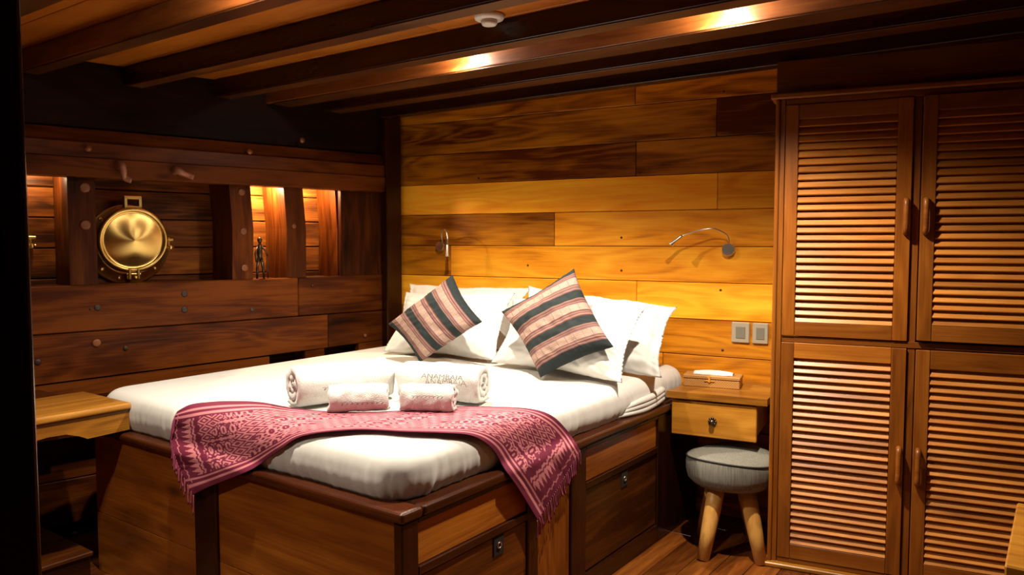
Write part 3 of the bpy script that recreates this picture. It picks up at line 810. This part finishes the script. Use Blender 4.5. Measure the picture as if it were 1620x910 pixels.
# ================================================================== BED RUNNER
CC = [((281, 651), (273, 704), (306, 783)), ((300, 641), (303, 706), (330, 771)), ((326, 637), (335, 698), (360, 759)), ((365, 635), (380, 688), (400, 742)),
      ((414, 637), (428, 674), (440, 714)), ((470, 647), (474, 668), (480, 690)), ((540, 652), (550, 666), (560, 680)), ((620, 651), (630, 667), (640, 683)),
      ((700, 644), (702, 664), (700, 685)), ((780, 644), (768, 664), (747, 690)), ((837, 647), (815, 673), (777, 709)), ((871, 657), (843, 697), (798, 742)),
      ((896, 680), (866, 724), (822, 777)), ((917, 712), (888, 762), (850, 823))]
def runner():
    NA, NBb = 640, 150
    C3 = np.array(CC, dtype=float)      # (14,3,2)
    m_ = len(C3)
    ta = np.linspace(0, m_-1, NA)
    def cr(P, t):
        i = np.clip(np.floor(t).astype(int), 0, len(P)-2); f = (t-i)[:, None, None]
        p0 = P[np.maximum(i-1, 0)]; p1 = P[i]; p2 = P[i+1]; p3 = P[np.minimum(i+2, len(P)-1)]
        return .5*((2*p1)+(p2-p0)*f+(2*p0-5*p1+4*p2-p3)*f*f+(3*p1-p0-3*p2+p3)*f**3)
    R = cr(C3, ta)                       # (NA,3,2)
    b = np.linspace(0, 1, NBb)[None, :, None]
    Fp, Mp, Np = R[:, 0:1], R[:, 1:2], R[:, 2:3]
    Q = Fp*(2*(b-.5)*(b-1)) + Mp*(4*b*(1-b)) + Np*(2*b*(b-.5))
    px = Q[..., 0]; py = Q[..., 1]
    M = np.array(CR)
    D = np.stack([(px-810)/FPX, (455-py)/FPX, -np.ones_like(px)], -1) @ M.T
    D /= np.linalg.norm(D, axis=-1, keepdims=True)
    O = np.array(CP)
    def rb(P, lo, hi, r):
        c = (np.array(lo)+np.array(hi))/2; h = (np.array(hi)-np.array(lo))/2-r
        q = np.abs(P-c)-h
        return np.linalg.norm(np.maximum(q, 0), axis=-1)+np.minimum(q.max(-1), 0)-r
    def sdf(P):
        d1 = rb(P, (MX0, MY0-.004, 0), (MX1+.006, MY1+1, MZ+.016), MR)
        d2 = rb(P, (XL-1, YB-.014, -.5), (XB+.014, MY1+1, ZR+.006), .02)
        k = .03; h = np.clip(.5+.5*(d2-d1)/k, 0, 1)
        return d2*(1-h)+d1*h-k*h*(1-h) - .006
    T = np.full(px.shape, 1.5)
    for _ in range(90):
        T = T + np.clip(sdf(O+D*T[..., None]), -.2, .3)*.95
        T = np.clip(T, 0, 4.5)
    P = O+D*T[..., None]
    mid = P[:, NBb//2]; seg = np.linalg.norm(mid[1:]-mid[:-1], axis=-1); a = np.concatenate([[0], np.cumsum(seg)]); Ltot = a[-1]
    # folds of the hanging ends
    BB = np.linspace(0, 1, NBb)
    for i in range(NA):
        e = min(a[i], Ltot-a[i]); wgt = max(0, 1-e/.38)
        for j in range(NBb):
            fold = wgt*(.010*abs(sin(BB[j]*7+a[i]*3+1)) + .004*mnoise.noise(Vector((BB[j]*9, a[i]*9, 1)))) + .0018*mnoise.noise(Vector((a[i]*14, BB[j]*9, 5)))
            P[i, j] -= D[i, j]*(abs(fold)*1.2)
    return P, a, BB
RP, RA, RB_ = runner()
BURG = np.array(lin((100, 4, 46))); PNK = np.array(lin((198, 120, 126))); DKB = np.array(lin((90, 10, 38)))
def ikat(a, b, Lt):
    e = np.minimum(a, Lt-a)
    wv = .004*np.sin(b*60)+.003*np.sin(b*131+a*40)
    pink = np.zeros_like(a)
    # border lines along both long edges
    for lo, hi in ((.055, .085), (.115, .150), (.915, .945), (.86, .885)):
        pink = np.maximum(pink, ((b > lo) & (b < hi)).astype(float)*.95)
    inner = (b > .17) & (b < .84)
    # ends
    ee = e+wv
    pink = np.maximum(pink, ((ee > .030) & (ee < .037) & (b > .10) & (b < .9))*.85)
    tri = np.abs(((b*17) % 1)-.5)*2; tri2 = np.abs(((b*34+.3) % 1)-.5)*2
    pink = np.maximum(pink, ((e > .062+.05*tri+.010*tri2) & (ee < .125) & inner)*.9)
    pink = np.maximum(pink, ((ee > .134) & (ee < .146) & inner)*.85)
    # motif field
    x = (a-Lt/2)/.115; xm = np.abs(((x+.5) % 1)-.5)*2; y = (b-.5)*4.6; ym = np.abs(((y+.5) % 1)-.5)*2
    ang = np.arctan2(ym-.5, xm-.5); rad = np.hypot(xm-.5, ym-.5)
    f1 = np.sin(11*rad+2.0*np.sin(3*ang)+x*.9)
    f2 = np.sin((xm*1.3+np.abs(ym-.5)*2.3)*8)
    sel = np.sin(x*2.1+y*1.7) > 0
    f = np.where(sel, f1, f2)
    dens = np.where(e < .36, .15, -.12)
    edge = (e > .165+.022*np.abs(np.sin(b*26))) & inner
    pink = np.where(edge, np.maximum(pink, (f > dens)*.92), pink)
    hole = (np.sin(x*6.28*.5+.6)*np.sin(y*2.6+.4) > .93)
    pink = np.where(edge & hole, .05, pink)
    return pink
aa, bb = np.meshgrid(RA, RB_, indexing='ij')
pk = ikat(aa, bb, RA[-1])[..., None]
colr = BURG*(1-pk)+PNK*pk
colr = np.concatenate([colr, np.ones_like(pk)], -1).reshape(-1, 4)
NA, NBb = RP.shape[:2]
F = []
for i in range(NA-1):
    for j in range(NBb-1):
        a = i*NBb+j; F.append([a, a+1, a+NBb+1, a+NBb])
rn = thing('bed_runner', 'burgundy ikat bed runner with pink motifs and fringed ends draped across the bed', 'bed runner', tuple(RP[NA//2, NBb//2]))
o = mk('woven_cloth', RP.reshape(-1, 3).tolist(), F, IKAT, rn, True, col=colr)
sm_ = o.modifiers.new('thickness', 'SOLIDIFY'); sm_.thickness = .0025; sm_.offset = 0
for row, nm in ((0, 1), (NA-1, -1)):
    m = MB()
    for q in range(34):
        j = int(q/33*(NBb-1)); p = Vector(RP[row, j]); pin = Vector(RP[row+nm*6, j])
        out = (p-pin); out.z = 0
        if out.length > 1e-5: out = out.normalized()
        L_ = .045+.03*random.random()
        tow = Vector((-p.x, -p.y, 0)).normalized()
        p1 = p + tow*.006 + out*.004
        pts = [p, p1+Vector((random.uniform(-.004, .004), 0, -L_*.4)), p1+Vector((random.uniform(-.008, .008), 0, -L_))]
        pts = [pp+tow*.002 for pp in pts]
        V, F2 = tube(smooth_pts(pts, 3), [.0016, .0016, .0018, .0016, .0016, .0026, .0034], 6); m.add(V, F2)
    fo = m.build('fringe', FRM, rn, smooth=True); fo['kind'] = 'stuff'

# ================================================================== LEFT DESK
DZ = .78
dr_ = hz(201, 637, DZ); dbk = hz(134, 618.5, DZ)
DX1 = dr_.x; DX0 = dbk.x; DY1 = YB-.012+.02; DY0 = .45
DY1 = (dr_.y+dbk.y)/2
t = thing('wall_desk', 'narrow honey-coloured wooden desk fixed along the left wall beside the foot of the bed', 'desk', ((DX0+DX1)/2, (DY0+DY1)/2, DZ-.12))
wbox('desk_top', DX0, DX1+.012, DY0, DY1+.006, DZ-.028, DZ, HONEY, t, bev=.010, tone=.2, grain=1)
# apron with bracket curve
zb0 = DZ-.115
prof = [(DY1, DZ-.0285), (DY1, zb0+.0), (DY1-.17, zb0-.004), (DY1-.20, zb0+.012), (DY1-.25, zb0+.030), (DY1-.32, zb0+.032), (DY1-.50, zb0+.010), (DY0, zb0+.008), (DY0, DZ-.0285)]
V = []; G = []
for xx in (DX1-.028, DX1-.002):
    for y_, z_ in prof: V.append((xx, y_, z_)); G.append((y_, z_, xx))
n = len(prof); F = [list(range(n))[::-1], list(range(n, 2*n))]
for k in range(n): k2 = (k+1) % n; F.append([k, k2, n+k2, n+k])
mk('apron', V, F, HONEY, t, gc=G, tone=.0)
wbox('end_board', DX0+.01, DX1-.0285, DY1-.026, DY1-.001, zb0+.0, DZ-.0285, HONEY, t, bev=.002, tone=.0)
wbox('back_support', lwx(DY1)+.03, DX0+.0, DY0, DY1-.03, DZ-.14, DZ-.03, HULL, t, bev=.002, tone=.4)
# low storage step under the desk
sp = hz(148, 872, .12)
t = thing('step_box', 'low dark wooden step box on the floor in the shadow under the desk', 'box', (sp.x-.3, sp.y-.3, 0))
wbox('lid', sp.x-.6, sp.x, sp.y-.75, sp.y, .10, .12, FLOORM, t, bev=.004, tone=.2)
wbox('body', sp.x-.59, sp.x-.01, sp.y-.74, sp.y-.01, 0, .0995, BEAMM, t, bev=.002, tone=.3)

# ================================================================== READING LAMPS
def wl_(px, py, o): s, z = BW.sz(px, py, o); return BW.pt(s, o, z)
def reading_lamp(disc, r, pts, head, lb):
    c = wl_(*disc, 0.003)
    t = thing('reading_lamp', lb, 'wall lamp', c, 'gooseneck reading lamps on the plank wall')
    lathe('wall_disc', [(r, 0), (r, .020), (r*.93, .024), (0, .025)], c, BW.n, CHROME, t, seg=32, smooth=False)
    P = smooth_pts([wl_(*p) for p in pts], 8)
    V, F = tube(P, .0042, 8); mk('flexible_arm', V, F, CHROME, t, True)
    h = [wl_(*p) for p in head]
    d = (h[1]-h[0])
    V, F = tube([h[0], h[0]+d*.12, h[0]+d*.7, h[0]+d*.98, h[1]], [.005, .008, .009, .013, .013], 14); mk('lamp_head', V, F, CHROME, t, True)
    V, F = tube([h[1], h[1]+d*.02], [.010, .010], 12); mk('lens', V, F, PLASTIC, t, True)
reading_lamp((1153.5, 395), .033, [(1153, 382, .02), (1152, 376, .03), (1146, 369, .05), (1128, 362, .08), (1105, 365, .10), (1080, 373, .11)], [(1079, 373, .11), (1061, 387, .125)],
             'steel reading lamp with its gooseneck arm stretched to the left, above the light switches')
reading_lamp((698.5, 390), .030, [(700, 383, .02), (699, 377, .04), (699, 368, .06), (703, 363.5, .08), (707, 368, .10), (708, 378, .11), (708, 388, .11)], [(708, 386, .11), (707.5, 406, .115)],
             'steel reading lamp with its gooseneck arm bent down, above the left pillow')
# ---- switch plates
for k, (xa, xb, ya, yb2, lb) in enumerate([(1157.5, 1186.5, 510.5, 541.5, 'square champagne-coloured light switch, left one of the pair beside the wardrobe'), (1190.5, 1216, 512, 543.5, 'square champagne-coloured light switch nearest the wardrobe')]):
    s0, z0 = BW.sz(xa, yb2, .003); s1, z1 = BW.sz(xb, ya, .003)
    c = BW.pt((s0+s1)/2, .003, (z0+z1)/2)
    t = thing('light_switch', lb, 'light switch', c, 'light switches on the plank wall')
    box('plate', BW, s0, s1, .0005, .011, z0, z1, PLATE, t, bev=.004)
    w_, h_ = s1-s0, z1-z0
    box('rocker', BW, s0+w_*.24, s1-w_*.24, .0112, .014, z0+h_*.22, z1-h_*.22, ROCK, t, bev=.001)

# ================================================================== NIGHTSTAND
NZ = .722
nl = hz(1054, 618.2, NZ); nr = hz(1214, 632.5, NZ)
nf = Fr((nl.x, nl.y), (nr.x-nl.x, nr.y-nl.y)); nw = (nr-nl).length
dep = .30
# distance from nightstand front to the wall at both ends
def wdist(p): return (Vector((p.x, p.y, 0))-BW.O).dot(BW.n)
d0, d1 = wdist(nl), wdist(nr)
t = thing('nightstand', 'honey-coloured wooden bedside shelf with one drawer, hung between bed and wardrobe', 'nightstand', (nl+nr)/2+Vector((0, 0, -.2)))
def prism(name, poly, z0, z1, mat, parent, tone=.5):
    n = len(poly); V = [(p[0], p[1], z0) for p in poly]+[(p[0], p[1], z1) for p in poly]
    F = [list(range(n))[::-1], list(range(n, 2*n))]+[[k, (k+1) % n, n+(k+1) % n, n+k] for k in range(n)]
    gc = [((Vector(v)-nf.O).dot(nf.u), (Vector(v)-nf.O).dot(nf.n), v[2]) for v in V]
    return mk(name, V, F, mat, parent, gc=gc, tone=tone)
def wallpt(p, off=.003):
    q = Vector((p.x, p.y, 0)); return q - BW.n*(wdist(q)-off)
bl = wallpt(nl); br = wallpt(nr)
bl.x = nl.x+.004; bl.y = BW.O.y+(bl.x-BW.O.x)*BW.u.y/BW.u.x-.004
prism('shelf_top', [(nl.x, nl.y), (nr.x, nr.y), (br.x, br.y), (bl.x, bl.y)], NZ-.032, NZ, HONEY, t, .0)
sL = (hit(1062, 660, nf.O+nf.n*(-.01), nf.n)-nf.O).dot(nf.u); sRr = (hit(1197, 670, nf.O+nf.n*(-.01), nf.n)-nf.O).dot(nf.u)
zt = hit(1062, 632, nf.O-nf.n*.01, nf.n).z; zbm = hit(1062, 686, nf.O-nf.n*.01, nf.n).z
box('case', nf, sL+.02, sRr-.005, -min(d0, d1)+.03, -.036, zbm+.02, NZ-.0325, HONEY, t, bev=.002, tone=.25)
dd = box('drawer', nf, sL, sRr, -.0355, -.012, zbm, zt, HONEY, t, bev=.004, grain=0, tone=.5)
kc = hit(1127, 667, nf.O-nf.n*.01, nf.n)
V, F = lathe_data([(.010, 0), (.010, .004), (.006, .008), (.006, .012), (.013, .016), (.012, .022), (0, .026)], 20)
m = MB(); q = nf.n.to_track_quat('Z', 'Y')
m.add([q @ v + kc for v in V], F)
for k in range(8):
    a = 2*pi*k/8; c = kc + (nf.u*cos(a)+Vector((0, 0, 1))*sin(a))*.015
    V, F = lathe_data([(.006, -.002), (.006, .004), (0, .006)], 8); m.add([q @ v + c for v in V], F)
m.build('flower_knob', WIREM, dd, smooth=True)
# ---- tissue box
tb = hz(1124, 606, NZ)
ta, tb2 = hz(1081, 610.5, NZ), hz(1170, 617, NZ)
tf = Fr((ta.x, ta.y), (tb2.x-ta.x, tb2.y-ta.y)); tw_ = (tb2-ta).length
t = thing('tissue_box', 'flat woven tissue box with a white tissue showing, on the bedside shelf', 'tissue box', ((ta+tb2)/2)+tf.n*-.06)
box('body', tf, 0, tw_, -.125, 0, NZ, NZ+.040, WEAVE, t, bev=.003)
box('lid', tf, -.003, tw_+.003, -.128, .003, NZ+.0415, NZ+.058, WEAVE, t, bev=.003)
m = MB(); m.box(tf, tw_*.45, tw_*.49, .003, .008, NZ+.026, NZ+.060, bev=.002); m.box(tf, tw_*.38, tw_*.56, .001, .005, NZ+.030, NZ+.036, bev=.001); m.build('clasp', HONEY, t)
V = []
for i in range(13):
    for j in range(7):
        u, v = i/12, j/6
        V.append(tf.pt(tw_*(.16+.70*u), -.095+.065*v, NZ+.0585+.019*(sin(pi*v)**.6)*(.55+.45*sin(pi*u))+.002*mnoise.noise(Vector((u*5, v*5, 0)))))
F = [[i*7+j, (i+1)*7+j, (i+1)*7+j+1, i*7+j+1] for i in range(12) for j in range(6)]
o = mk('tissue', V, F, TISSUE, t, True); mm = o.modifiers.new('t', 'SOLIDIFY'); mm.thickness = .0015

# ================================================================== STOOL
fl = hz(1112, 886, 0); fr_ = hz(1204, 893, 0)
sc0 = (fl+fr_)/2; bk = Vector((-sin(YAW)*1.0, cos(YAW), 0)).normalized()
bk = (Vector((sc0.x, sc0.y, 0))).normalized()
rt = Vector((bk.y, -bk.x, 0))
SC = sc0 + bk*.155 - rt*.012
SZ = .462
t = thing('stool', 'round stool padded in pale grey streaked linen on splayed wooden legs, under the bedside shelf', 'stool', (SC.x, SC.y, 0))
R0 = .205
V = []; F = []; seg = 72
prof = [(.0, .318), (.14, .318), (.175, .323), (.196, .345), (.204, .375), (.205, .41), (.203, .440), (.198, .452), (.16, .461), (.08, .465), (.0, .466)]
for r, z in prof:
    for k in range(seg):
        th = 2*pi*k/seg
        # saddle dip of the seat edge
        dip = -.012*cos(2*th)*(r/.2)**2 if z > .43 else 0
        pl = .0025*mnoise.noise(Vector((cos(th)*16, sin(th)*16, 0)))*(1 if .33 < z < .44 else 0)
        V.append((SC.x+(r+pl)*cos(th), SC.y+(r+pl)*sin(th), z+dip))
for i in range(len(prof)-1):
    for k in range(seg): k2 = (k+1) % seg; F.append([i*seg+k, i*seg+k2, (i+1)*seg+k2, (i+1)*seg+k])
mk('padded_seat', V, F, LINEN, t, True)
P = []
for k in range(seg+1):
    th = 2*pi*k/seg; P.append((SC.x+.2015*cos(th), SC.y+.2015*sin(th), .4475-.012*cos(2*th)))
V, F = tube(P, .0042, 8); mk('piping', V, F, BLACK, t, True)
def leg(foot):
    d = (Vector((foot.x, foot.y, 0))-SC); d.z = 0; top = SC + d*.52 + Vector((0, 0, .322)); f = Vector((foot.x, foot.y, 0))
    ax = (f-top)
    P = [top, top+ax*.3, top+ax*.6, f+Vector((0, 0, .0))]
    V, F = tube(P, [.038, .037, .034, .028], 20)
    V = [Vector((v.x, v.y, max(v.z, .0005))) for v in V]
    G = [((v-top).dot(ax.normalized()), v.x, v.y) for v in V]
    mk('leg', V, F, LEGW, t, True, gc=G, tone=.5)
leg(fl); leg(fr_)
d1_ = fl-SC; d2_ = fr_-SC
leg(SC - (d1_+d2_)*.5*.9 - rt*.12); leg(SC - (d1_+d2_)*.5*.9 + rt*.12)

# ================================================================== WARDROBE
t = thing('wardrobe', 'tall built-in teak wardrobe with four louvred doors', 'wardrobe', tuple(WD.pt(.7, -.2, 0)))
wr_ = t
OD = 0.0
def ws(px, py=500): return WD.s(px, 0, py)
def wz(py, px=1258): return WD.z(px, py, 0)
z_top = wz(152, 1216); z_base = wz(890, 1216)
sE = ws(1237); sDL = sE; sDR = ws(1436); sG = ws(1451)
dw = sDR-sDL
sDR2 = sG+dw+.0
sEnd = sDR2+.05
box('side_panel', WD, .014, .034, -.12, -.030, 0, z_top-.02, WARD, t, bev=.002, tone=.3, grain=2)
box('side_panel', WD, .10, .12, -.42, -.1205, 0, z_top-.02, WARD, t, bev=.002, tone=.3, grain=2)
box('corner_moulding', WD, .0, .018, -.0295, .006, .02, z_top-.02, WARD, t, bev=.006, tone=.62, grain=2)
box('frame_stile', WD, .0185, sE-.003, -.0295, -.002, .02, z_top-.02, WARD, t, bev=.002, tone=.5, grain=2)
box('centre_stile', WD, sDR+.003, sG-.003, -.0295, -.012, .02, z_top-.02, WARD, t, bev=.002, tone=.28, grain=2)
box('frame_stile', WD, sDR2+.003, sEnd, -.0295, -.002, .02, z_top-.02, WARD, t, bev=.002, tone=.4, grain=2)
box('cornice', WD, -.02, sEnd, -.12, .022, z_top-.0195, z_top+.004, WARD, t, bev=.005, tone=.5)
box('fascia', WD, .0, sEnd, -.06, -.01, z_top+.0045, ZB-.004, WARD, t, bev=.002, tone=.1)
box('interior', WD, .1205, sEnd, -.42, -.40, .0, z_top-.02, DARK, t, bev=0)
box('base_trim', WD, -.028, sEnd, -.06, .028, .0, .022, HONEY, t, bev=.007, tone=.3)
zA1 = wz(166); zA0 = wz(533); zB1 = wz(541.5); zB0 = wz(885)
box('mid_rail', WD, sE+.0, sEnd-.06, -.0295, -.008, zA0+.001, zB1-.001, WARD, t, bev=.001, tone=.3)
box('frame_rail', WD, sE, sDR2, -.0295, -.004, zA1+.003, z_top-.0205, WARD, t, bev=.002, tone=.35)
box('frame_rail', WD, sE, sDR2, -.0295, -.004, .0225, zB0-.003, WARD, t, bev=.002, tone=.35)
stw = ws(1257)-sE
def slat_mesh(length):
    V, F = beveled_box(length, .040, .0085, .0018)
    R = Matrix.Rotation(radians(56), 3, 'X')
    G = [tuple(v) for v in V]
    V = [R @ v for v in V]
    return V, F, G
def door(s0, s1, z0, z1, zl0, zl1, off, hinge_left, tones, hy, lab):
    D = box('door', WD, s0, s0+.0, 0, 0, 0, 0, WARD, t) if False else None
    c = WD.pt((s0+s1)/2, off-.012, (z0+z1)/2)
    D = bpy.data.objects.new('door', None); COL.objects.link(D); D.parent = t; D.location = c-WL[t]; WL[D] = c; D['label'] = lab; D.empty_display_size = .05
    o0, o1 = off-.026, off
    box('stile', WD, s0, s0+stw, o0, o1, z0, z1, WARD, D, bev=.002, grain=2, tone=tones[0])
    box('stile', WD, s1-stw-.003, s1, o0, o1, z0, z1, WARD, D, bev=.002, grain=2, tone=tones[1])
    box('top_rail', WD, s0+stw+.0005, s1-stw-.0035, o0, o1-.001, zl1, z1, WARD, D, bev=.002, grain=0, tone=tones[2])
    box('bottom_rail', WD, s0+stw+.0005, s1-stw-.0035, o0, o1-.001, z0, zl0, WARD, D, bev=.002, grain=0, tone=tones[3])
    box('back_board', WD, s0+.004, s1-.004, o0-.016, o0-.012, z0+.004, z1-.004, WARD, D, bev=0, grain=2, tone=.0)
    L = (s1-stw-.0035)-(s0+stw+.0005)-.001
    n = max(1, round((zl1-zl0)/.0318)); pitch = (zl1-zl0)/n
    V, F, G = slat_mesh(L)
    first = None
    # local axes follow the wardrobe frame
    W = [WD.u*v.x + (-WD.n)*v.y + Vector((0, 0, v.z)) for v in V]
    for k in range(n):
        cz = zl0 + pitch*(k+.5); cc = WD.pt((s0+s1)/2-.0015, off-.014, cz)
        if first is None:
            first = mk('slat', [w+cc for w in W], F, SLAT, D, gc=G, tone=.5, origin=cc); WLs = first
        else:
            o = first.copy(); COL.objects.link(o); o.parent = D; o.location = cc-WL[D]
    # handle: wooden bow
    hs = (s1-.018) if hinge_left else (s0+.018)
    za, zb_ = hy
    P = smooth_pts([WD.pt(hs, off+.001, zb_), WD.pt(hs, off+.026, zb_-.008), WD.pt(hs, off+.030, (za+zb_)/2), WD.pt(hs, off+.026, za+.008), WD.pt(hs, off+.001, za)], 5)
    V, F = tube(P, [.011]*len(P), 10); mk('handle', V, F, WARD, D, True, tone=.45)
    return D
lzA1, lzA0, lzB1, lzB0 = wz(189), wz(510), wz(567), wz(862)
hA = (WD.z(1428, 368), WD.z(1428, 317)); hB = (WD.z(1421, 761), WD.z(1421, 709))
door(sDL, sDR, zA0+.004, zA1, lzA0, lzA1, 0, True, (.55, .70, .62, .42), hA, 'upper left louvred door')
door(sDL, sDR, zB0, zB1-.003, lzB0, lzB1, 0, True, (.42, .36, .70, .42), hB, 'lower left louvred door')
door(sG, sDR2, zA0+.010, zA1, lzA0+.01, lzA1, .012, False, (.5, .5, .4, .4), hA, 'upper right louvred door')
door(sG, sDR2, zB0, zB1-.006, lzB0, lzB1-.012, 0, False, (.40, .4, .4, .4), hB, 'lower right louvred door')

# ================================================================== RIGHT FOREGROUND CABINET
q = hz(1609, 795, .74)
t = thing('side_table', 'pale wooden table corner just inside the picture at the bottom right', 'table', (q.x+.3, q.y-.25, 0))
wbox('table_top', q.x, q.x+.55, q.y-.5, q.y, .70, .74, HONEY, t, bev=.004, tone=.35)
wbox('leg', q.x+.003, q.x+.06, q.y-.06, q.y-.003, 0, .6995, HONEY, t, bev=.004, tone=.3, grain=2)
wbox('leg', q.x+.003, q.x+.06, q.y-.497, q.y-.44, 0, .6995, HONEY, t, bev=.004, tone=.3, grain=2)
wbox('leg', q.x+.49, q.x+.547, q.y-.06, q.y-.003, 0, .6995, HONEY, t, bev=.004, tone=.3, grain=2)
wbox('leg', q.x+.49, q.x+.547, q.y-.497, q.y-.44, 0, .6995, HONEY, t, bev=.004, tone=.3, grain=2)
wbox('side_board', q.x+.012, q.x+.03, q.y-.4395, q.y-.0605, .45, .6995, HONEY, t, bev=.002, tone=.3)
